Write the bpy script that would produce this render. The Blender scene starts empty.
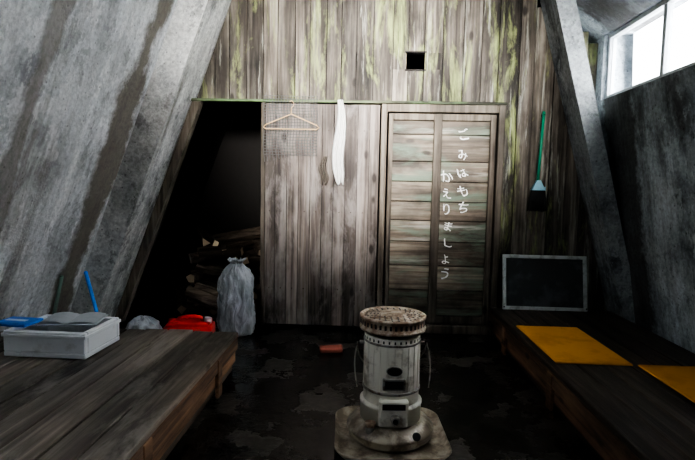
import bpy, bmesh, math, random
from mathutils import Vector, Matrix, Euler, noise
random.seed(7)
C=bpy.context.scene.collection
# ---------------------------------------------------------------- node helpers
def mk(name):
    m=bpy.data.materials.new(name); m.use_nodes=True
    nt=m.node_tree; b=nt.nodes['Principled BSDF']
    return m,nt,b
def nd(nt,t,**k):
    n=nt.nodes.new(t)
    for a,v in k.items(): setattr(n,a,v)
    return n
def L(nt,a,b): nt.links.new(a,b)
def setin(nt,s,v):
    if hasattr(v,'is_output') or isinstance(v,bpy.types.NodeSocket): L(nt,v,s)
    else: s.default_value=v
def mth(nt,op,a,b=0.0,clamp=False):
    n=nd(nt,'ShaderNodeMath',operation=op,use_clamp=clamp)
    setin(nt,n.inputs[0],a); setin(nt,n.inputs[1],b); return n.outputs[0]
def c4(c): return (c[0],c[1],c[2],1)
def mix(nt,f,a,b,mode='MIX'):
    n=nd(nt,'ShaderNodeMix',data_type='RGBA',blend_type=mode)
    setin(nt,n.inputs[0],f)
    setin(nt,n.inputs[6],c4(a) if isinstance(a,tuple) else a)
    setin(nt,n.inputs[7],c4(b) if isinstance(b,tuple) else b)
    return n.outputs[2]
def noi(nt,vec,scale=1,detail=6,rough=.6,dist=0):
    n=nd(nt,'ShaderNodeTexNoise'); L(nt,vec,n.inputs['Vector'])
    n.inputs['Scale'].default_value=scale; n.inputs['Detail'].default_value=detail
    n.inputs['Roughness'].default_value=rough; n.inputs['Distortion'].default_value=dist
    return n.outputs[0]
def mp(nt,vec,scale,loc=(0,0,0)):
    n=nd(nt,'ShaderNodeMapping'); L(nt,vec,n.inputs[0]); n.inputs['Scale'].default_value=scale
    n.inputs['Location'].default_value=loc; return n.outputs[0]
def ramp(nt,f,stops):
    n=nd(nt,'ShaderNodeValToRGB'); L(nt,f,n.inputs[0]); e=n.color_ramp.elements
    while len(e)<len(stops): e.new(.5)
    for i,(p,c) in enumerate(stops):
        e[i].position=p; e[i].color=c4(c) if isinstance(c,tuple) else (c,c,c,1)
    return n.outputs[0]
def bump(nt,b,h,s=.3,d=.01):
    n=nd(nt,'ShaderNodeBump'); n.inputs['Strength'].default_value=s; n.inputs['Distance'].default_value=d
    L(nt,h,n.inputs['Height']); L(nt,n.outputs[0],b.inputs['Normal'])

def wood(name,dark,mid,light,axis='Z',moss=None,mossth=.62,white=None,whiteth=.6,rough=.75,island=(.6,1.25),patch=(.45,1.3),knots=True,spec=.3,ps=(3.2,1.3),grain=(26,1.3),wear=None):
    m,nt,b=mk(name)
    tc=nd(nt,'ShaderNodeTexCoord').outputs['Object']
    g=nd(nt,'ShaderNodeNewGeometry').outputs['Random Per Island']
    cb=nd(nt,'ShaderNodeCombineXYZ'); r=mth(nt,'MULTIPLY',g,41.0)
    for i in range(3): L(nt,r,cb.inputs[i])
    va=nd(nt,'ShaderNodeVectorMath',operation='ADD'); L(nt,tc,va.inputs[0]); L(nt,cb.outputs[0],va.inputs[1]); v=va.outputs[0]
    def sc(a,l): return {'X':(l,a,a),'Y':(a,l,a),'Z':(a,a,l)}[axis]
    n1=noi(nt,mp(nt,v,sc(*grain)),1,8,.65,.6)
    col=ramp(nt,n1,[(.3,dark),(.48,mid),(.72,light)])
    n2=noi(nt,mp(nt,tc,sc(*ps)),1,5,.6)
    f=ramp(nt,n2,[(.36,patch[0]),(.62,patch[1])])
    col=mix(nt,1,col,f,'MULTIPLY')
    mr=nd(nt,'ShaderNodeMapRange'); L(nt,g,mr.inputs[0]); mr.inputs[3].default_value=island[0]; mr.inputs[4].default_value=island[1]
    col=mix(nt,1,col,mr.outputs[0],'MULTIPLY')
    if wear:
        nw=noi(nt,mp(nt,tc,sc(5,1.6),(5,5,5)),1,8,.7,.5)
        col=mix(nt,mth(nt,'MULTIPLY',ramp(nt,nw,[(.5,0.0),(.62,1.0)]),.5),col,wear)
    if knots:
        vo=nd(nt,'ShaderNodeTexVoronoi'); L(nt,mp(nt,v,sc(5.5,2.6)),vo.inputs['Vector']); vo.inputs['Scale'].default_value=1
        k=ramp(nt,vo.outputs['Distance'],[(.07,1.0),(.13,0.0)])
        col=mix(nt,mth(nt,'MULTIPLY',k,.75),col,(dark[0]*.35,dark[1]*.3,dark[2]*.3))
    if moss:
        n3=noi(nt,mp(nt,tc,sc(7,1.5),(3,1,5)),1,7,.7,.4)
        k=ramp(nt,n3,[(mossth-.04,0.0),(mossth+.1,1.0)])
        col=mix(nt,mth(nt,'MULTIPLY',k,.8),col,moss)
    if white:
        n4=noi(nt,mp(nt,tc,sc(13,.9),(8,2,9)),1,7,.7,.3)
        k=ramp(nt,n4,[(whiteth,0.0),(whiteth+.1,1.0)])
        col=mix(nt,mth(nt,'MULTIPLY',k,.6),col,white)
    L(nt,col,b.inputs['Base Color']); b.inputs['Roughness'].default_value=rough
    b.inputs['Specular IOR Level'].default_value=spec
    bump(nt,b,n1,.6,.008); return m

def concrete(name,light,mid,dark,stain_shade,lines=True,stainamt=.9,off=(0,0,0),bands=(.5,.58),dark_strips=()):
    m,nt,b=mk(name)
    tc=nd(nt,'ShaderNodeTexCoord').outputs['Object']
    sp=nd(nt,'ShaderNodeSeparateXYZ'); L(nt,tc,sp.inputs[0])
    n1=noi(nt,mp(nt,tc,(1.1,1.1,1.1),off),1.5,11,.68,.25)
    col=ramp(nt,n1,[(.36,dark),(.44,mid),(.55,light)])
    n3=noi(nt,mp(nt,tc,(2.0,2.6,1.6),off),1.8,11,.74,.3)
    k3=ramp(nt,n3,[(.525,0.0),(.545,1.0)])
    col=mix(nt,mth(nt,'MULTIPLY',k3,.55),col,tuple(min(1,c*1.25) for c in light))
    k3b=ramp(nt,n3,[(.405,1.0),(.43,0.0)])
    col=mix(nt,mth(nt,'MULTIPLY',k3b,.5),col,tuple(c*.75 for c in dark))
    n2=noi(nt,mp(nt,tc,(.3,2.4,.4),off),1,8,.6,.3)
    k=ramp(nt,n2,[(bands[0],0.0),(bands[1],1.0)])
    n2b=noi(nt,mp(nt,tc,(1.2,2.0,1.2),(off[0]+4,off[1]+2,off[2])),1.4,10,.72,.2)
    k2=ramp(nt,n2b,[(.4,0.2),(.56,1.0)])
    col=mix(nt,mth(nt,'MULTIPLY',mth(nt,'MULTIPLY',k,k2),stainamt*.8),col,stain_shade)
    nw=noi(nt,mp(nt,tc,(1,1,1),(2,9,4)),1.7,9,.7)
    for (yc,wd,amt) in dark_strips:
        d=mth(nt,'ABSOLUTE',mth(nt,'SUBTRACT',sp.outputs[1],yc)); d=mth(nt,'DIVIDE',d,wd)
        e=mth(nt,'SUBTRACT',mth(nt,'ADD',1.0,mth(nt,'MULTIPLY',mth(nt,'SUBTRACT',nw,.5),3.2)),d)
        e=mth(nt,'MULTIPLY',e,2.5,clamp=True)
        col=mix(nt,mth(nt,'MULTIPLY',e,amt),col,stain_shade)
    n2c=noi(nt,mp(nt,tc,(.8,8,.7),off),1,8,.7,.15)
    col=mix(nt,.6,col,ramp(nt,n2c,[(.36,.5),(.6,1.12)]),'MULTIPLY')
    n4=noi(nt,mp(nt,tc,(1,1,1),off),38,5,.7)
    f=ramp(nt,n4,[(.35,.68),(.6,1.06)])
    col=mix(nt,1,col,f,'MULTIPLY')
    vo=nd(nt,'ShaderNodeTexVoronoi'); L(nt,tc,vo.inputs['Vector']); vo.inputs['Scale'].default_value=17
    pit=ramp(nt,vo.outputs['Distance'],[(.07,.35),(.13,1.0)])
    col=mix(nt,.8,col,pit,'MULTIPLY')
    h=mth(nt,'ADD',n1,mth(nt,'MULTIPLY',n4,.3)); h=mth(nt,'ADD',h,mth(nt,'MULTIPLY',pit,.12)); h=mth(nt,'ADD',h,mth(nt,'MULTIPLY',k3,-.06))
    if lines:
        fr=mth(nt,'FRACT',mth(nt,'MULTIPLY',sp.outputs[1],1.9))
        ln=ramp(nt,fr,[(.0,0.5),(.02,1.0)])
        col=mix(nt,.4,col,ln,'MULTIPLY'); h=mth(nt,'ADD',h,mth(nt,'MULTIPLY',ln,.1))
    L(nt,col,b.inputs['Base Color']); b.inputs['Roughness'].default_value=.8
    b.inputs['Specular IOR Level'].default_value=.3
    bump(nt,b,h,.55,.03); return m

def plain(name,c,rough=.5,metal=0,dirt=None,dscale=20,dth=.55,damt=.8,trans=0,alpha=1,spec=.5):
    m,nt,b=mk(name)
    b.inputs['Roughness'].default_value=rough; b.inputs['Metallic'].default_value=metal
    b.inputs['Transmission Weight'].default_value=trans; b.inputs['Alpha'].default_value=alpha
    b.inputs['Specular IOR Level'].default_value=spec
    tc=nd(nt,'ShaderNodeTexCoord').outputs['Object']
    n=noi(nt,tc,dscale,7,.65)
    if dirt:
        k=ramp(nt,n,[(dth-.06,0.0),(dth+.08,1.0)])
        col=mix(nt,mth(nt,'MULTIPLY',k,damt),c,dirt)
    else:
        col=mix(nt,n,tuple(x*.75 for x in c),tuple(min(1,x*1.15) for x in c))
    L(nt,col,b.inputs['Base Color']); bump(nt,b,n,.15,.003); return m

# ---------------------------------------------------------------- mesh builder
class MB:
    def __init__(s): s.bm=bmesh.new()
    def face(s,pts,mat=0,smooth=False):
        f=s.bm.faces.new([s.bm.verts.new(p) for p in pts]); f.material_index=mat; f.smooth=smooth; return f
    def box(s,lo,hi,mat=0,M=None,bev=0.0,jit=0):
        x0,y0,z0=lo;x1,y1,z1=hi
        P=[Vector(p) for p in [(x0,y0,z0),(x1,y0,z0),(x1,y1,z0),(x0,y1,z0),(x0,y0,z1),(x1,y0,z1),(x1,y1,z1),(x0,y1,z1)]]
        if jit: P=[p+Vector([random.uniform(-jit,jit) for _ in range(3)]) for p in P]
        if M: P=[M@p for p in P]
        v=[s.bm.verts.new(p) for p in P]; fs=[]
        for idx in [(0,3,2,1),(4,5,6,7),(0,1,5,4),(1,2,6,5),(2,3,7,6),(3,0,4,7)]:
            f=s.bm.faces.new([v[i] for i in idx]); f.material_index=mat; fs.append(f)
        if bev:
            es=set(e for f in fs for e in f.edges)
            r=bmesh.ops.bevel(s.bm,geom=list(es),offset=bev,segments=2 if bev>.008 else 1,affect='EDGES',profile=.6)
            for f in r['faces']: f.material_index=mat
    def prism(s,A,B,mat=0):
        a=[s.bm.verts.new(p) for p in A]; b=[s.bm.verts.new(p) for p in B]; n=len(a)
        fs=[s.bm.faces.new(a[::-1]),s.bm.faces.new(b)]
        for i in range(n): fs.append(s.bm.faces.new([a[i],a[(i+1)%n],b[(i+1)%n],b[i]]))
        for f in fs: f.material_index=mat
        bmesh.ops.recalc_face_normals(s.bm,faces=fs)
    def ey(s,poly,y0,y1,mat=0): s.prism([(x,y0,z) for x,z in poly],[(x,y1,z) for x,z in poly],mat)
    def lathe(s,prof,c=(0,0,0),seg=48,mat=0,M=None,smooth=True):
        rings=[]
        for r,z in prof:
            ring=[]
            for i in range(seg):
                a=2*math.pi*i/seg; p=Vector((r*math.cos(a),r*math.sin(a),z))
                if M: p=M@p
                ring.append(s.bm.verts.new(p+Vector(c)))
            rings.append(ring)
        for k in range(len(rings)-1):
            for i in range(seg):
                f=s.bm.faces.new([rings[k][i],rings[k][(i+1)%seg],rings[k+1][(i+1)%seg],rings[k+1][i]])
                f.material_index=mat; f.smooth=smooth
        for ring,fl in ((rings[0],True),(rings[-1],False)):
            f=s.bm.faces.new(ring[::-1] if fl else ring); f.material_index=mat
    def cyl(s,p,q,r1,r2=None,seg=12,mat=0,smooth=True):
        r2=r1 if r2 is None else r2
        p=Vector(p);q=Vector(q);d=q-p
        R=d.to_track_quat('Z','Y').to_matrix().to_4x4()
        s.lathe([(r1,0),(r2,d.length)],p,seg,mat,R,smooth)
    def tube(s,pts,r,seg=8,mat=0):
        pts=[Vector(p) for p in pts]; rings=[]
        for i,p in enumerate(pts):
            d=(pts[min(i+1,len(pts)-1)]-pts[max(i-1,0)]).normalized()
            up=Vector((0,0,1)) if abs(d.z)<.9 else Vector((0,1,0))
            a=d.cross(up).normalized(); b=a.cross(d)
            rings.append([s.bm.verts.new(p+r*(math.cos(t)*a+math.sin(t)*b)) for t in [2*math.pi*k/seg for k in range(seg)]])
        for k in range(len(rings)-1):
            for i in range(seg):
                f=s.bm.faces.new([rings[k][i],rings[k][(i+1)%seg],rings[k+1][(i+1)%seg],rings[k+1][i]]); f.material_index=mat; f.smooth=True
        s.bm.faces.new(rings[0][::-1]).material_index=mat; s.bm.faces.new(rings[-1]).material_index=mat
    def build(s,name,mats,parent=None,M=None):
        me=bpy.data.meshes.new(name); bmesh.ops.recalc_face_normals(s.bm,faces=s.bm.faces[:]); s.bm.to_mesh(me); s.bm.free()
        for m in mats: me.materials.append(m)
        o=bpy.data.objects.new(name,me); C.objects.link(o)
        if M: o.matrix_world=M
        if parent: o.parent=parent
        return o
def sol(o,t):
    md=o.modifiers.new('s','SOLIDIFY'); md.thickness=t; md.offset=0

# ---------------------------------------------------------------- materials
M_back=wood('weathered_plank_wood',(.026,.022,.018),(.09,.076,.061),(.27,.24,.2),'Z',moss=(.29,.33,.13),mossth=.58,white=(.58,.58,.5),whiteth=.57,island=(.45,1.3),patch=(.3,1.45),grain=(20,.9))
M_panel=wood('sliding_door_wood',(.04,.032,.027),(.14,.115,.1),(.31,.27,.24),'Z',patch=(.4,1.4),island=(.65,1.2),grain=(22,.8),wear=(.32,.29,.27))
M_doorh=wood('door_board_wood',(.042,.032,.022),(.135,.107,.08),(.27,.235,.18),'X',moss=(.14,.19,.14),mossth=.53,white=(.42,.41,.37),whiteth=.57,rough=.6,ps=(3.2,2.2),patch=(.35,1.4))
M_frame=wood('door_frame_wood',(.04,.032,.025),(.11,.09,.07),(.2,.175,.14),'Z',island=(.7,1.1))
M_lint=wood('lintel_wood',(.03,.03,.02),(.08,.085,.055),(.18,.19,.12),'X',moss=(.1,.17,.07),mossth=.52)
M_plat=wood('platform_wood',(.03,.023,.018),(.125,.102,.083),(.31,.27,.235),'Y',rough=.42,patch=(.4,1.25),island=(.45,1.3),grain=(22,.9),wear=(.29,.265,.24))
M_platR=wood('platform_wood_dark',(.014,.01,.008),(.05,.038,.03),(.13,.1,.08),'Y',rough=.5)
M_edge=wood('platform_edge_wood',(.04,.022,.012),(.15,.085,.05),(.3,.18,.11),'Y',rough=.6)
M_concL=concrete('concrete_left',(.8,.82,.83),(.62,.64,.65),(.3,.305,.31),(.115,.095,.07),bands=(.55,.62),dark_strips=((3.5,.16,.92),(2.55,.09,.75),(1.95,.06,.6)))  # widest strip is a darker brown band beside the rib
M_concR=concrete('concrete_right',(.52,.57,.6),(.35,.385,.41),(.14,.155,.165),(.045,.04,.035),off=(3,7,1),dark_strips=((3.75,.22,.85),(2.3,.08,.5)))  # widest dark strip puts the rib's shade into the concrete colour
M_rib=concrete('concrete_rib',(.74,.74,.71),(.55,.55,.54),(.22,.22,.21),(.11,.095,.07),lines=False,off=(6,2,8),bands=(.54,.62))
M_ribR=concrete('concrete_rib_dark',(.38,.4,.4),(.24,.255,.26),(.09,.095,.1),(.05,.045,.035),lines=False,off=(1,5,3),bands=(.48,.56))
M_dark=plain('dark_wood_void_shade',(.02,.017,.015),.9)  # plank backing colour; also paints the shade of the rear alcove
# wet floor
M_floor,nt,b=mk('wet_dirt_floor')
tc=nd(nt,'ShaderNodeTexCoord').outputs['Object']
n=noi(nt,tc,2.6,8,.65); n2=noi(nt,tc,26,6,.7)
col=ramp(nt,n,[(.35,(.005,.0045,.004)),(.5,(.013,.011,.009)),(.68,(.05,.042,.035))])
col=mix(nt,1,col,ramp(nt,n2,[(.3,.4),(.7,1.4)]),'MULTIPLY')
L(nt,col,b.inputs['Base Color']); L(nt,ramp(nt,n,[(.48,.05),(.58,.5)]),b.inputs['Roughness'])
b.inputs['Specular IOR Level'].default_value=.5
h=mth(nt,'MULTIPLY',mth(nt,'ADD',n,mth(nt,'MULTIPLY',n2,.2)),ramp(nt,n,[(.44,.3),(.58,1.0)]))
bump(nt,b,h,.4,.02)
M_alu=plain('window_frame_aluminium',(.5,.52,.54),.4,.3)
M_glass,nt,b=mk('window_glass'); b.inputs['Transmission Weight'].default_value=1; b.inputs['Roughness'].default_value=.02; b.inputs['IOR'].default_value=1.01

# ---------------------------------------------------------------- shell
Y0,YB,Y1=-2.0,4.1,5.8
ZC=3.2
o=MB(); o.box((-2.7,Y0,-.15),(2.6,Y1,0)); o.build('floor',[M_floor])
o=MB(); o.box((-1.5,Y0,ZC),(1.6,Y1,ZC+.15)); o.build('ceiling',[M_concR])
xl=lambda z:-2.32+.37*z
def slab(m,z0,z1,y0,y1,t=.18,fn=xl,s=-1,mat=0):
    m.ey([(fn(z0),z0),(fn(z1),z1),(fn(z1)+s*t,z1),(fn(z0)+s*t,z0)],y0,y1,mat)
YL=4.12
o=MB(); slab(o,0,1.75,Y0,YL); slab(o,2.3,ZC,Y0,YL); slab(o,1.75,2.3,Y0,.1); slab(o,1.75,2.3,1.9,YL)
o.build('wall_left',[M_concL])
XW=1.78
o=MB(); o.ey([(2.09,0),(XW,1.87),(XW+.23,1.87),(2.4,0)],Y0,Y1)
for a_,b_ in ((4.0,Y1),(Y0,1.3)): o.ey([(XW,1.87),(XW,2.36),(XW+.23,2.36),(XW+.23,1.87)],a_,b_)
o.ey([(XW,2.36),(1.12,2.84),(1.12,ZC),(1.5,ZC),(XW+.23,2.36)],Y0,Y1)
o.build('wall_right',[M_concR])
o=MB()
o.box((-2.6,Y0-.15,0),(-.6,Y0,ZC)); o.box((.9,Y0-.15,0),(2.4,Y0,ZC)); o.box((-.6,Y0-.15,2.7),(.9,Y0,ZC)); o.box((-.6,Y0-.15,0),(.9,Y0,1.3))
o.build('wall_front',[M_concR])
o=MB(); o.box((-2.6,Y1,0),(2.4,Y1+.15,ZC)); slab(o,0,ZC,YL,Y1); o.build('wall_rear',[M_dark])  # alcove walls coloured near-black in place of shade
# ribs
o=MB(); f=lambda z:-2.1+.37*z
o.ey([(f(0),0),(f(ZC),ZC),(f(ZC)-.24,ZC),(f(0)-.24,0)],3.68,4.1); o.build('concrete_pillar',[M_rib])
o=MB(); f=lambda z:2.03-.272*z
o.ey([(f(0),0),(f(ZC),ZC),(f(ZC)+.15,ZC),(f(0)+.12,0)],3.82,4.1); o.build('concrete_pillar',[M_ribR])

# back wall planks
o=MB(); x=-1.66; 
hx0,hx1,hz0,hz1=.285,.43,2.11,2.24
edges=[]
while x<2.1:
    w=random.uniform(.115,.165); edges.append((x,min(x+w,2.1))); x+=w
for a,bx in edges:
    top=min(ZC,(a+2.3)/.37) if a<0 else (ZC if bx<1.15 else max(2.0,2.84-.727*(bx-1.12)))
    bot=1.84 if a<1.0 else 0
    y=YB+random.uniform(-.006,.006); g=.003
    if bx>hx0 and a<hx1:
        o.box((a+g,y,bot),(bx-g,y+.025,hz0)); o.box((a+g,y,hz1),(bx-g,y+.025,top))
        if a+g<hx0: o.box((a+g,y,hz0),(hx0,y+.025,hz1))
        if bx-g>hx1: o.box((hx1,y,hz0),(bx-g,y+.025,hz1))
    else: o.box((a+g,y,bot),(bx-g,y+.025,top))
o.box((-.8,YB+.035,1.84),(2.0,YB+.06,hz0),1); o.box((-.8,YB+.035,hz1),(1.1,YB+.06,ZC),1); o.box((1.0,YB+.035,0),(2.0,YB+.06,1.84),1)
o.box((-1.6,YB+.035,1.84),(-.8,YB+.06,2.0),1)
for (l,h) in [((hx0-.012,YB-.012,hz0-.012),(hx1+.012,YB+.03,hz0)),((hx0-.012,YB-.012,hz1),(hx1+.012,YB+.03,hz1+.012))]: o.box(l,h,1)
o.build('wall_back',[M_back,M_dark])

# lintel ledge
o=MB(); o.box((-1.45,4.0,1.825),(.1,4.1,1.845),bev=.003); o.box((.1,3.99,1.825),(1.07,4.1,1.845),bev=.003)
o.build('trim_1',[M_lint])
# slanted trim beside passage
o=MB(); f=lambda z:-2.09+.37*z
o.ey([(f(.0),0),(f(1.82),1.82),(f(1.82)+.07,1.82),(f(0)+.07,0)],4.0,4.08); o.build('trim_2',[M_frame])

# sliding plank door (left)
o=MB(); x=-.84
while x<.06:
    w=.094; o.box((x+.002,4.02+random.uniform(-.003,.003),.03),(min(x+w,.085)-.002,4.045,1.815)); x+=w
o.box((-.86,4.0,.02),(-.825,4.05,1.82),1,bev=.003)
for z in (.3,1.55): o.box((-.83,4.045,z),(.08,4.07,z+.07),1)
for z in (.32,.95,1.6):
    for k in range(10): o.cyl((-.79+k*.094,4.021,z+.01),(-.79+k*.094,4.014,z+.01),.004,seg=6,mat=2)
M_nail=plain('rusty_nail',(.05,.03,.02),.7,.4)
o.build('door_1',[M_panel,M_frame,M_nail])

# door 2
door=bpy.data.objects.new('door_2',None); C.objects.link(door)
o=MB()
o.box((.095,3.98,0),(.14,4.08,1.82),bev=.004); o.box((1.005,3.98,0),(1.055,4.08,1.82),bev=.004)
o.box((.14,3.985,1.76),(1.005,4.08,1.82),bev=.004); o.box((.14,3.98,0),(1.005,4.08,.07),bev=.004)
o.build('frame',[M_frame],door)
o=MB()
o.box((.155,4.0,.08),(.19,4.05,1.75),bev=.003); o.box((.51,3.995,.08),(.575,4.05,1.75),bev=.003); o.box((.95,4.0,.08),(.995,4.05,1.75),bev=.003)
o.box((.19,4.0,1.7),(.95,4.04,1.75),bev=.003); o.box((.19,4.0,.08),(.95,4.04,.14),bev=.003)
o.build('stiles',[M_frame],door)
o=MB(); z=.14
while z<1.69:
    w=random.uniform(.15,.22); z1=min(z+w,1.7)
    if 1.7-z1<.08: z1=1.7
    for (a,c_) in ((.19,.51),(.575,.95)):
        yy=4.02+random.uniform(-.003,.003); o.box((a,yy,z+.003),(c_,yy+.02,z1-.003),bev=.002)
    z=z1
o.build('boards',[M_doorh],door)
M_paint,nt,b=mk('white_brush_paint'); b.inputs['Roughness'].default_value=.8
tc=nd(nt,'ShaderNodeTexCoord').outputs['Object']
col=ramp(nt,noi(nt,mp(nt,tc,(14,14,50)),1,6,.7),[(.36,(.3,.25,.2)),(.48,(.85,.85,.83))]); L(nt,col,b.inputs['Base Color'])
def text(name,s,x,z,size,pitch):
    cu=bpy.data.curves.new(name,'FONT'); bmt=MB()
    for i,ch in enumerate(s):
        cu.body=ch; cu.size=size*random.uniform(.85,1.1); cu.align_x='CENTER'; cu.offset=.0005; cu.extrude=.001; cu.shear=random.uniform(-.3,.1)
        ob=bpy.data.objects.new('t',cu); C.objects.link(ob)
        bpy.context.view_layer.update()
        me=bpy.data.meshes.new_from_object(ob.evaluated_get(bpy.context.evaluated_depsgraph_get()))
        sd=random.random()*50
        for v in me.vertices:
            q=Vector((v.co.x*18,v.co.y*18,sd)); v.co.x+=.014*noise.noise(q); v.co.y+=.014*noise.noise(q+Vector((9,3,1)))
        me.transform(Matrix.Translation((x+random.uniform(-.012,.012),4.013,z-i*pitch+random.uniform(-.008,.008)))@Matrix.Rotation(math.radians(90),4,'X')@Matrix.Rotation(random.uniform(-.2,.2),4,'Z'))
        bmt.bm.from_mesh(me); bpy.data.objects.remove(ob); bpy.data.meshes.remove(me)
    return bmt.build(name,[M_paint],door)
text('lettering_1','ごみはもち',.76,1.55,.098,.142)
text('lettering_2','かえりましょう',.64,1.23,.098,.13)

# ---------------------------------------------------------------- windows
def window(name,x,y0,y1,z0,z1,muls):
    o=MB(); t=.03
    o.box((x,y0,z0),(x+.05,y1,z0+t)); o.box((x,y0,z1-t),(x+.05,y1,z1))
    o.box((x,y0,z0+t),(x+.05,y0+t,z1-t)); o.box((x,y1-t,z0+t),(x+.05,y1,z1-t))
    for m_ in muls: o.box((x+.005,m_-.02,z0+t),(x+.045,m_+.02,z1-t))
    o.box((x+.02,y0+t,z0+t),(x+.024,y1-t,z1-t),1)
    return o.build(name,[M_alu,M_glass])
window('window_1',XW+.03,1.3,4.0,1.87,2.36,[1.9,2.58,3.27])
o=MB(); T=Matrix.Translation((xl(1.75)-.06,0,1.75))@Matrix.Rotation(math.atan(.37),4,'Y')
for l,h in [((0,.1,0),(.05,1.9,.03)),((0,.1,.55),(.05,1.9,.58)),((0,.1,.03),(.05,.13,.55)),((0,1.87,.03),(.05,1.9,.55)),((0,.98,.03),(.05,1.02,.55))]: o.box(l,h,0,T)
o.build('window_2',[M_alu])
o=MB()
for l,h in [((-.6,-2.1,1.3),(.9,-2.05,1.34)),((-.6,-2.1,2.66),(.9,-2.05,2.7)),((-.6,-2.1,1.34),(-.56,-2.05,2.66)),((.86,-2.1,1.34),(.9,-2.05,2.66)),((.13,-2.1,1.34),(.17,-2.05,2.66))]: o.box(l,h)
o.build('added_front_window',[M_alu])  # added unseen frame behind the camera, goes with the front pool light

# ---------------------------------------------------------------- platforms
def platform(x0,x1,y0,y1,zt,mt,edge_side,name):
    o=MB(); x=x0; 
    while x<x1-.01:
        w=random.uniform(.11,.16); xe=min(x+w,x1)
        if x1-xe<.06: xe=x1
        dz=random.uniform(-.005,.002)
        o.box((x+.004,y0,zt-.03+dz),(xe-.004,y1+random.uniform(-.015,.0),zt+dz),0,bev=.004); x=xe
    xe=x1 if edge_side>0 else x0; s=edge_side
    def bx(a,bb,za,zb,m): o.box((min(a,bb),y0,za),(max(a,bb),y1-.01,zb),m,bev=.003)
    bx(xe-s*.035,xe-s*.005,zt-.11,zt-.036,1); bx(xe-s*.05,xe-s*.02,zt-.19,zt-.116,1); bx(xe-s*.07,xe-s*.04,0,zt-.196,2)
    o.box((x0+.01,y1-.05,zt-.12),(x1-.08,y1-.02,zt-.036),1); o.box((x0+.02,y1-.06,0),(x1-.08,y1-.03,zt-.125),2)
    y=y0+.2
    while y<y1-.3:
        o.box((min(xe-s*.02,xe+s*.0),y,0.0),(max(xe-s*.02,xe),y+.07,zt-.038),1,bev=.003); y+=.9
    return o.build(name,[mt,M_edge,M_platR])
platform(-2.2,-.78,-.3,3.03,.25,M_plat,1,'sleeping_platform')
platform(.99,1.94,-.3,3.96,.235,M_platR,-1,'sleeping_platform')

# ---------------------------------------------------------------- kerosene heater
M_cream=plain('heater_cream_enamel',(.76,.72,.62),.42,.0,dirt=(.26,.19,.13),dscale=11,dth=.57,damt=.75)
M_rust=plain('heater_rusty_top',(.5,.42,.33),.6,.2,dirt=(.17,.09,.045),dscale=24,dth=.48)
M_blk=plain('heater_black',(.01,.01,.01),.5)
M_steel=plain('heater_steel',(.35,.33,.3),.4,.6,dirt=(.12,.07,.04),dscale=30)
M_pan=plain('drip_pan_enamel',(.42,.37,.29),.35,.1,dirt=(.1,.07,.045),dscale=9,dth=.48)
o=MB(); hx=hy=0
def rr(w,r,n=8):
    P=[]
    for cx,cy,a0 in ((w-r,w-r,0),(-(w-r),w-r,90),(-(w-r),-(w-r),180),(w-r,-(w-r),270)):
        for i in range(n+1):
            a=math.radians(a0+90*i/n); P.append((cx+r*math.cos(a),cy+r*math.sin(a)))
    return P
prev=None
for w,r,z in [(.2,.06,.002),(.235,.08,.004),(.256,.1,.03),(.252,.1,.034),(.232,.085,.012),(.2,.07,.01)]:
    ring=[o.bm.verts.new((hx+p[0],hy+p[1],z)) for p in rr(w,r)]
    if prev:
        for i in range(len(ring)):
            fc=o.bm.faces.new([prev[i],prev[(i+1)%len(ring)],ring[(i+1)%len(ring)],ring[i]]); fc.material_index=4; fc.smooth=True
    else: o.bm.faces.new(ring[::-1]).material_index=4
    prev=ring
o.bm.faces.new(prev).material_index=4
c=(hx,hy,0)
o.lathe([(.15,.012),(.18,.02),(.192,.03),(.195,.045),(.195,.055),(.201,.058),(.201,.066),(.193,.072),(.18,.088),(.158,.102),(.14,.108)],c,64,4)
o.lathe([(.14,.1),(.14,.178),(.143,.18),(.143,.19),(.132,.196)],c,64,0)
o.lathe([(.124,.19),(.128,.195),(.128,.495),(.124,.5)],c,64,0)
o.lathe([(.108,.495),(.108,.52)],c,48,2)
o.lathe([(.13,.246),(.133,.248),(.133,.256),(.13,.258)],c,64,3)
o.lathe([(.129,.465),(.132,.467),(.132,.473),(.129,.475)],c,64,3)
T0=.025
o.lathe([(.14,.492+T0),(.15,.494+T0),(.152,.5+T0),(.152,.506+T0),(.146,.508+T0),(.146,.545+T0),(.152,.548+T0),(.152,.556+T0),(.146,.56+T0),(.138,.559+T0),(.132,.553+T0)],c,64,1)
o.lathe([(.131,.54+T0),(.131,.555+T0),(.06,.559+T0),(.055,.566+T0),(.02,.568+T0)],c,48,1)
for ring,cnt in ((.068,14),(.085,18),(.102,22),(.12,26)):
    for i in range(cnt):
        a=2*math.pi*i/cnt; zz=.5565+T0+(.13-ring)/.07*.0035
        p=(hx+ring*math.cos(a),hy+ring*math.sin(a)); o.cyl((p[0],p[1],zz-.004),(p[0],p[1],zz+.0005),.004,seg=8,mat=2)
for i in range(40):
    a=2*math.pi*i/40; R=Matrix.Rotation(a,4,'Z')
    o.box((.143,-.005,.518+T0),(.1468,.005,.538+T0),2,R)
for i in range(32):
    a=2*math.pi*i/32; R=Matrix.Rotation(a,4,'Z')
    o.box((.12,-.0035,.478),(.129,.0035,.49),2,R)
for i in range(24):
    a=2*math.pi*i/24; R=Matrix.Rotation(a,4,'Z')
    o.box((.122,-.003,.262),(.1305,.003,.462),0,R)
for k,(r_,m_,d) in enumerate([(.034,3,.134),(.03,2,.136)]):
    A=[];B=[]
    for i in range(28):
        a=2*math.pi*i/28; xx=r_*1.05*math.cos(a); z_=.36+r_*.62*math.sin(a)
        yy=-math.sqrt(d*d-xx*xx); A.append((hx+xx,hy+yy,z_)); B.append((hx+xx,hy+yy+.01,z_))
    o.prism(A,B,m_)
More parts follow.
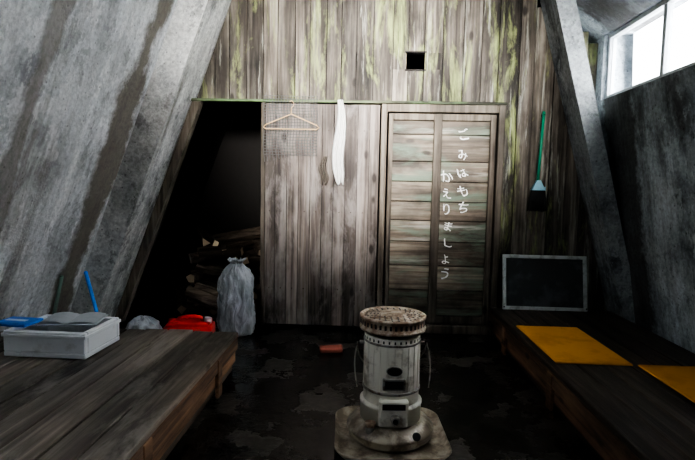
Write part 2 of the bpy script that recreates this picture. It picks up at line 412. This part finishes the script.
o.box((hx-.05,hy-.136,.275),(hx+.05,hy-.1,.325),3,bev=.003); o.box((hx-.04,hy-.139,.283),(hx+.04,hy-.12,.318),2)
o.box((hx-.065,hy-.15,.115),(hx+.065,hy-.11,.232),0,bev=.006)
o.box((hx-.05,hy-.1525,.195),(hx+.05,hy-.145,.22),2)
o.cyl((hx+.005,hy-.145,.155),(hx+.005,hy-.178,.155),.022,.018,20,3); o.cyl((hx+.005,hy-.178,.155),(hx+.005,hy-.182,.155),.012,.011,16,2)
o.cyl((hx-.1,hy-.13,.07),(hx-.1,hy-.13,.12),.02,.02,16,3)
o.cyl((hx-.1,hy-.13,.115),(hx-.1,hy-.13,.13),.026,.024,16,1)
o.cyl((hx+.1,hy-.15,.07),(hx+.1,hy-.165,.085),.018,.018,16,2)
for s in (-1,1):
    o.cyl((hx+s*.125,hy,.45),(hx+s*.15,hy,.45),.009,seg=10,mat=3)
P=[]
for i in range(25):
    t=math.pi*i/24; P.append((.16*math.cos(t)*(1+.06*math.sin(t)*math.sin(t)),-.0+.155*math.sin(t),.45-.2*math.sin(t)))
o.tube(P,.0035,8,3)
P=[(-.16,0,.45)]+[(-.16-.012*math.sin(math.pi*k/6),-.02*k/6*4,.45-.03*k) for k in range(1,7)]; o.tube(P,.0035,8,3)
P=[(.16,0,.45)]+[(.16+.012*math.sin(math.pi*k/6),-.02*k/6*4,.45-.03*k) for k in range(1,7)]; o.tube(P,.0035,8,3)
o.build('kerosene_heater',[M_cream,M_rust,M_blk,M_steel,M_pan],M=Matrix.Translation((.13,2.26,0))@Matrix.Rotation(.05,4,'Z'))

# ---------------------------------------------------------------- polystyrene box with papers
M_foam=plain('white_polystyrene',(.78,.8,.82),.8,dirt=(.45,.45,.43),dscale=9,dth=.62,damt=.5)
M_paper=plain('grey_paper',(.5,.53,.56),.7); M_blue=plain('blue_plastic',(.02,.16,.55),.4); M_blk2=plain('dark_ink',(.05,.05,.06),.6)
bx0=Vector((-1.86,2.45,.252))
o=MB(); W,D,H,t=.44,.34,.135,.028
o.box((0,0,0),(W,D,.025),bev=.004); o.box((0,0,.025),(W,t,H),bev=.005); o.box((0,D-t,.025),(W,D,H),bev=.005); o.box((0,t,.025),(t,D-t,H),bev=.005); o.box((W-t,t,.025),(W,D-t,H),bev=.005)
o.box((-.006,-.006,H-.03),(W+.006,.002,H-.012),0,bev=.002); o.box((W-.002,-.006,H-.03),(W+.006,D+.006,H-.012),0,bev=.002)
o.build('polystyrene_box',[M_foam,M_paper],M=Matrix.Translation(bx0)@Matrix.Rotation(-.03,4,'Z'))
o=MB()
T=Matrix.Translation((-1.74,2.53,.392))@Matrix.Rotation(.02,4,'Y')@Matrix.Rotation(.2,4,'Z')
o.box((0,0,0),(.3,.22,.008),0,T,bev=.002)
for s in (0,1):
    for i in range(6):
        a=i/6*.14; b_=(i+1)/6*.14; za=.009+.014*math.sin(math.pi*i/6*.9); zb=.009+.014*math.sin(math.pi*(i+1)/6*.9)
        x0=.15+(a if s else -a); x1=.15+(b_ if s else -b_)
        o.face([T@Vector(p) for p in ((x0,.006,za),(x1,.006,zb),(x1,.212,zb),(x0,.212,za))],1)
o.build('notebook',[M_paper,M_paper,M_foam])
o=MB(); T=Matrix.Translation((-1.97,2.52,.389))@Matrix.Rotation(-.1,4,'Z')
o.box((0,0,0),(.19,.14,.016),0,T,bev=.003); o.box((.01,.01,.016),(.18,.13,.018),0,T); o.box((.03,.05,.0185),(.15,.08,.02),1,T)
o.build('blue_folder',[M_blue,M_foam])

# red fuel can behind platform
M_red=plain('red_plastic',(.5,.025,.018),.35,dirt=(.22,.012,.01),dscale=12); M_cap=plain('grey_cap',(.6,.6,.6),.5)
o=MB(); o.box((-.16,-.1,0),(.16,.1,.215),0,bev=.03)
o.box((-.14,-.08,.21),(.14,.08,.23),0,bev=.009)
o.tube([(-.08,0,.22),(-.07,0,.252),(-.02,0,.262),(.04,0,.262),(.08,0,.252),(.09,0,.22)],.014,10,0)
o.cyl((.12,0,.22),(.125,0,.255),.026,.026,20,1); o.cyl((-.12,0,.22),(-.12,0,.248),.022,.022,20,0)
o.build('fuel_can',[M_red,M_cap],M=Matrix.Translation((-1.19,3.3,-.0))@Matrix.Rotation(.1,4,'Z'))

# plastic bags
M_bag,nt,b=mk('clear_plastic_film')
b.inputs['Base Color'].default_value=(.88,.93,.97,1); b.inputs['Roughness'].default_value=.16; b.inputs['Transmission Weight'].default_value=.1; b.inputs['IOR'].default_value=1.45; b.inputs['Specular IOR Level'].default_value=.8
tc=nd(nt,'ShaderNodeTexCoord').outputs['Object']; n=noi(nt,mp(nt,tc,(1,1,.4)),12,3,.5,1.4); bump(nt,b,n,1,.06)
L(nt,ramp(nt,n,[(.36,.42),(.66,.78)]),b.inputs['Alpha'])
M_pet=plain('bottle_plastic',(.5,.55,.6),.15,trans=.4)
M_label=plain('bottle_label',(.05,.07,.12),.5)
def bag(name,loc,prof,seed,bott=True,sc=1):
    o=MB(); seg=72; rings=[]
    N_=36
    for k in range(N_+1):
        t=k/N_; zi=t*(len(prof)-1); i=min(int(zi),len(prof)-2); u=zi-i
        r=prof[i][0]*(1-u)+prof[i+1][0]*u; z=prof[i][1]*(1-u)+prof[i+1][1]*u; ring=[]
        for j in range(seg):
            a=2*math.pi*j/seg
            q=Vector((math.cos(a)*3,math.sin(a)*3,z*5+seed)); nn=noise.noise(q)*.16+abs(noise.noise(q*2.0))*.22-.08+abs(noise.noise(q*3.5))*.16-.05
            rr_=r*(1+nn); ring.append(o.bm.verts.new((rr_*math.cos(a),rr_*math.sin(a)*.85,max(0,z+(noise.noise(q*1.7)*.02 if k>1 else 0)))))
        rings.append(ring)
    for k in range(N_):
        for j in range(seg):
            o.bm.faces.new([rings[k][j],rings[k][(j+1)%seg],rings[k+1][(j+1)%seg],rings[k+1][j]]).smooth=True
    o.bm.faces.new(rings[0][::-1]); o.bm.faces.new(rings[-1])
    if bott:
        for n_,(x,y,z,ax,ay) in enumerate([(-.06,.0,.03,.1,.15),(.06,-.02,.04,-.2,-.1),(.0,.05,.08,.3,0),(-.04,-.04,.2,.1,-.5),(.04,.02,.24,-.1,.4),(.0,-.07,.03,-.05,.1)]):
            Mx=Matrix.Translation((x,y,z))@Matrix.Rotation(ax,4,'X')@Matrix.Rotation(ay,4,'Y')
            o.lathe([(.026,0),(.03,.01),(.03,.11),(.012,.15),(.012,.17)],(0,0,0),16,1,Mx)
            o.lathe([(.031,.04),(.031,.09)],(0,0,0),16,2,Mx)
    return o.build(name,[M_bag,M_pet,M_label],M=Matrix.Translation(loc))
bag('plastic_bag',(-1.0,3.8,0),[(.1,0),(.13,.02),(.145,.1),(.145,.22),(.14,.34),(.125,.44),(.1,.5),(.06,.54),(.04,.56),(.07,.59)],2.0)
bag('plastic_bag',(-1.5,3.28,0),[(.1,0),(.12,.02),(.12,.1),(.12,.17),(.1,.215),(.06,.245),(.02,.255)],9.0,False)

# brushes leaning on left
M_blueh=plain('blue_handle',(.03,.28,.85),.35); M_brist=plain('dark_bristle',(.03,.03,.03),.9); M_grn=plain('green_handle',(.02,.26,.14),.4); M_pale=plain('pale_green_handle',(.12,.2,.16),.5)
def brush(name,p,q,mh,headw=.12):
    o=MB(); p=Vector(p);q=Vector(q); d=(q-p).normalized()
    o.cyl(p+d*.14,q,.012,.012,12,0); o.cyl(q,q+d*.012,.015,.009,12,0)
    R=d.to_track_quat('Z','Y').to_matrix().to_4x4()
    T=Matrix.Translation(p)@R
    o.prism([T@Vector(v) for v in [(-headw/2,-.02,.08),(headw/2,-.02,.08),(headw/2,.02,.08),(-headw/2,.02,.08)]],[T@Vector(v) for v in [(-.02,-.014,.15),(.02,-.014,.15),(.02,.014,.15),(-.02,.014,.15)]],0)
    for i in range(14):
        x=-headw/2+headw*(i+.5)/14
        for y in(-.012,0,.012): o.cyl(T@Vector((x*1.15,y*1.3,0)),T@Vector((x,y,.085)),.0035,.0035,5,1)
    return o.build(name,[mh,M_brist])
brush('hand_broom',(-1.66,3.12,.03),(-1.94,3.36,.53),M_blueh,.1)
brush('hand_broom',(-2.13,3.2,.02),(-2.1,3.34,.5),M_pale,.08)
# broom hanging on wall
o=MB(); X=1.36
o.cyl((X+.01,4.05,1.77),(X-.01,4.05,1.25),.012,.012,12,0); o.cyl((X+.01,4.05,1.77),(X+.01,4.05,1.79),.015,.01,12,0)
o.prism([(X-.06,4.03,1.17),(X+.05,4.03,1.17),(X+.05,4.07,1.17),(X-.06,4.07,1.17)],[(X-.02,4.035,1.25),(X+.008,4.035,1.25),(X+.008,4.065,1.25),(X-.02,4.065,1.25)],1)
for i in range(12):
    u=(i+.5)/12-.5
    for y in (4.035,4.05,4.064): o.cyl((X-.005+u*.105,y,1.18),(X-.005+u*.16,y,1.0+random.uniform(0,.012)),.003,.002,5,2)
for i in range(5): o.box((X-.05+i*.022,4.024,1.17),(X-.044+i*.022,4.03,1.2),1)
M_cyan=plain('pale_blue_plastic',(.35,.62,.72),.4)
o.cyl((X+.01,4.1,1.76),(X+.01,4.03,1.76),.003,.003,6,2)
o.build('broom',[M_grn,M_cyan,M_brist])

# leaning screen
M_al2=plain('screen_frame_metal',(.55,.57,.55),.6,.0,dirt=(.28,.28,.25),dscale=14); M_mesh=plain('dark_screen_mesh',(.04,.043,.043),.85,dirt=(.1,.105,.105),dscale=5)
o=MB(); w,h=.65,.43
for l,hh in [((0,0,0),(w,.02,.028)),((0,0,h-.028),(w,.02,h)),((0,0,.028),(.028,.02,h-.028)),((w-.028,0,.028),(w,.02,h-.028))]: o.box(l,hh,0,bev=.002)
o.box((.027,.01,.027),(w-.027,.014,h-.027),1)
for x in (.0,w-.02): o.cyl((x+.01,-.002,.02),(x+.01,-.006,.02),.006,seg=8,mat=1)
o.build('window_screen',[M_al2,M_mesh],M=Matrix.Translation((1.075,3.88,.24))@Matrix.Rotation(math.radians(-10),4,'X'))

# orange mats
M_mat=plain('orange_mat',(.6,.27,.03),.8,dirt=(.4,.17,.02),dscale=5,dth=.55,damt=.6)
for (x0,x1,y0,y1) in ((1.03,1.44,2.66,3.38),(1.46,1.92,1.95,2.66)):
    o=MB(); o.box((x0,y0,.239),(x1,y1,.25),0,bev=.004,jit=.002)
    for e in range(2): o.box((x0+.006,y0+.006+e*(y1-y0-.018),.2503),(x1-.006,y0+.012+e*(y1-y0-.018),.2512),0)
    o.build('foam_mat',[M_mat])

# ---------------------------------------------------------------- hanging things
M_wire=plain('copper_wire',(.6,.42,.22),.4,.3)
o=MB(); X=-.61;Y=3.945; dz=-.02
P=[(X-.22,Y,1.64+dz),(X-.2,Y,1.628+dz),(X+.2,Y,1.628+dz),(X+.22,Y,1.64+dz),(X+.2,Y,1.66+dz),(X+.02,Y,1.735+dz),(X,Y,1.745+dz),(X-.02,Y,1.735+dz),(X-.2,Y,1.66+dz),(X-.22,Y,1.64+dz)]
o.tube(P,.0045,8); o.tube([(X,Y,1.745+dz),(X,Y,1.77),(X+.015,Y,1.785),(X+.02,Y,1.8),(X+.012,Y,1.82),(X,Y,1.826),(X-.014,Y,1.818)],.0035,8)
o.build('clothes_hanger',[M_wire])
M_net=plain('wire_netting_dark',(.1,.1,.095),.6,.0)
o=MB(); 
def nz(x,z): return 3.986-.006*math.sin(x*14)-.005*math.sin(z*11+x*5)
nx0,nx1,nz0,nz1=-.83,-.41,1.38,1.87
for i in range(19):
    x=nx0+(nx1-nx0)*i/18; o.tube([(x+.006*math.sin(z*20),nz(x,z),z) for z in [nz0+(nz1-nz0)*k/12+(.03*math.sin(x*9) if k==0 else 0) for k in range(13)]],.0022,4)
for k in range(21):
    z=nz0+.03+(nz1-nz0-.03)*k/20; o.tube([(x,nz(x,z),z) for x in [nx0+(nx1-nx0)*i/12 for i in range(13)]],.0022,4)
o.build('wire_netting',[M_net])
o=MB(); o.cyl((-.61,4.03,1.818),(-.61,3.955,1.818),.003,seg=8); o.lathe([(.005,0),(.005,.002)],(-.61,4.0,1.818),8,0,Matrix.Rotation(math.radians(90),4,'X'))
o.build('nail',[M_nail])
M_tow=plain('white_cloth',(.62,.62,.59),.9); M_rag=plain('brown_rag',(.085,.07,.057),.9)
def cloth(name,xc,zt,zb,w,mat,y=3.975,seed=0):
    o=MB(); nxn,nzn=18,40; V=[]
    for k in range(nzn+1):
        t=k/nzn; z=zt+(zb-zt)*t; row=[]
        ww=w*(.45+.55*min(1,t*2.2))*(1 if t<.85 else 1-.35*(t-.85)/.15)
        for i in range(nxn+1):
            u=i/nxn-.5; row.append(o.bm.verts.new((xc+u*ww+.012*math.sin(t*7+seed),y-.012-.012*math.sin(u*17+seed+t*2)-.006*noise.noise(Vector((u*4,t*6,seed))),z+.015*math.sin(u*9+seed)*t)))
        V.append(row)
    for k in range(nzn):
        for i in range(nxn): o.bm.faces.new([V[k][i],V[k][i+1],V[k+1][i+1],V[k+1][i]]).smooth=True
    o.cyl((xc,4.015,zt-.005),(xc,y-.03,zt-.005),.004,seg=8)
    ob=o.build(name,[mat]); sol(ob,.004); return ob
cloth('towel',-.23,1.84,1.19,.09,M_tow)
cloth('rag',-.35,1.4,1.19,.06,M_rag,seed=2)

# ---------------------------------------------------------------- firewood
M_log=wood('firewood_bark',(.05,.036,.026),(.16,.12,.088),(.33,.26,.19),'X',knots=False); M_cut=plain('firewood_cut_end',(.5,.38,.26),.85)
o=MB()
def log(p,d,l,r):
    d=Vector(d).normalized(); R=d.to_track_quat('Z','Y').to_matrix(); n=random.choice((3,4,5,8)); ph=random.random()*6
    rad=[r*random.uniform(.75,1.25) for _ in range(n)]
    A=[Vector(p)+R@Vector((rad[i]*math.cos(2*math.pi*i/n+ph),rad[i]*math.sin(2*math.pi*i/n+ph),0)) for i in range(n)]
    B=[a+d*l+R@Vector((random.uniform(-.006,.006),random.uniform(-.006,.006),0)) for a in A]
    va=[o.bm.verts.new(q) for q in A]; vb=[o.bm.verts.new(q) for q in B]
    f1=o.bm.faces.new(va[::-1]); f2=o.bm.faces.new(vb); f1.material_index=f2.material_index=1
    for i in range(n): o.bm.faces.new([va[i],va[(i+1)%n],vb[(i+1)%n],vb[i]])
for lay in range(9):
    z=.06+lay*.075
    for k in range(8):
        r=random.uniform(.03,.055)
        if random.random()<.6:
            log((-1.72+lay*.03+random.uniform(0,.2),4.26+k*.09,z+random.uniform(-.02,.02)),(1,random.uniform(-.3,.6),random.uniform(-.1 if lay<2 else -.3,.3)),random.uniform(.35,.65),r)
        else:
            log((-1.62+lay*.03+k*.1,4.18+random.uniform(0,.12),z),(random.uniform(-.6,.6),1,random.uniform(-.1,.3)),random.uniform(.35,.6),r)
o.build('firewood_pile',[M_log,M_cut])
M_brk=plain('red_brick',(.2,.05,.03),.8)
o=MB(); o.box((-.08,-.04,0),(.08,.04,.035),0,bev=.008,jit=.004); o.build('brick',[M_brk],M=Matrix.Translation((-.23,3.45,0))@Matrix.Rotation(.15,4,'Z'))

# ---------------------------------------------------------------- lights
def area(name,loc,target,sx,sy,p,col=(1,1,1),spread=180):
    l=bpy.data.lights.new(name,'AREA'); l.shape='RECTANGLE'; l.size=sx; l.size_y=sy; l.energy=p; l.color=col; l.spread=math.radians(spread)
    ob=bpy.data.objects.new(name,l); C.objects.link(ob); ob.location=loc
    ob.rotation_euler=(Vector(target)-Vector(loc)).to_track_quat('-Z','Y').to_euler(); return ob
area('window_light_right',(XW+.2,2.65,2.12),(-2,2.65,1.95),2.6,.48,190,(.92,.96,1),130)
area('window_light_left',(-1.75,1.0,2.05),(1.8,2.7,1.1),1.7,.5,13,(.9,.95,1))
area('added_pool_light_front',(.15,-2.12,2.15),(-.05,4.1,2.08),.8,.6,55,(1,.985,.96),29)  # added narrow beam behind the camera, makes the light pool on the back wall
w=bpy.data.worlds.new('w'); bpy.context.scene.world=w; w.use_nodes=True
w.node_tree.nodes['Background'].inputs[0].default_value=(.75,.87,1,1); w.node_tree.nodes['Background'].inputs[1].default_value=.8
bpy.context.scene.view_settings.look='AgX - High Contrast'

# ---------------------------------------------------------------- camera
cam=bpy.data.cameras.new('camera'); co=bpy.data.objects.new('camera',cam); C.objects.link(co)
cam.sensor_width=36; cam.lens=500/695*36; cam.clip_start=.02
co.matrix_world=Matrix.Translation((0,0,1.15))@Matrix.Rotation(math.radians(2.2),4,'Z')@Matrix.Rotation(math.radians(90-4.7),4,'X')@Matrix.Rotation(math.radians(1.2),4,'Z')
bpy.context.scene.camera=co
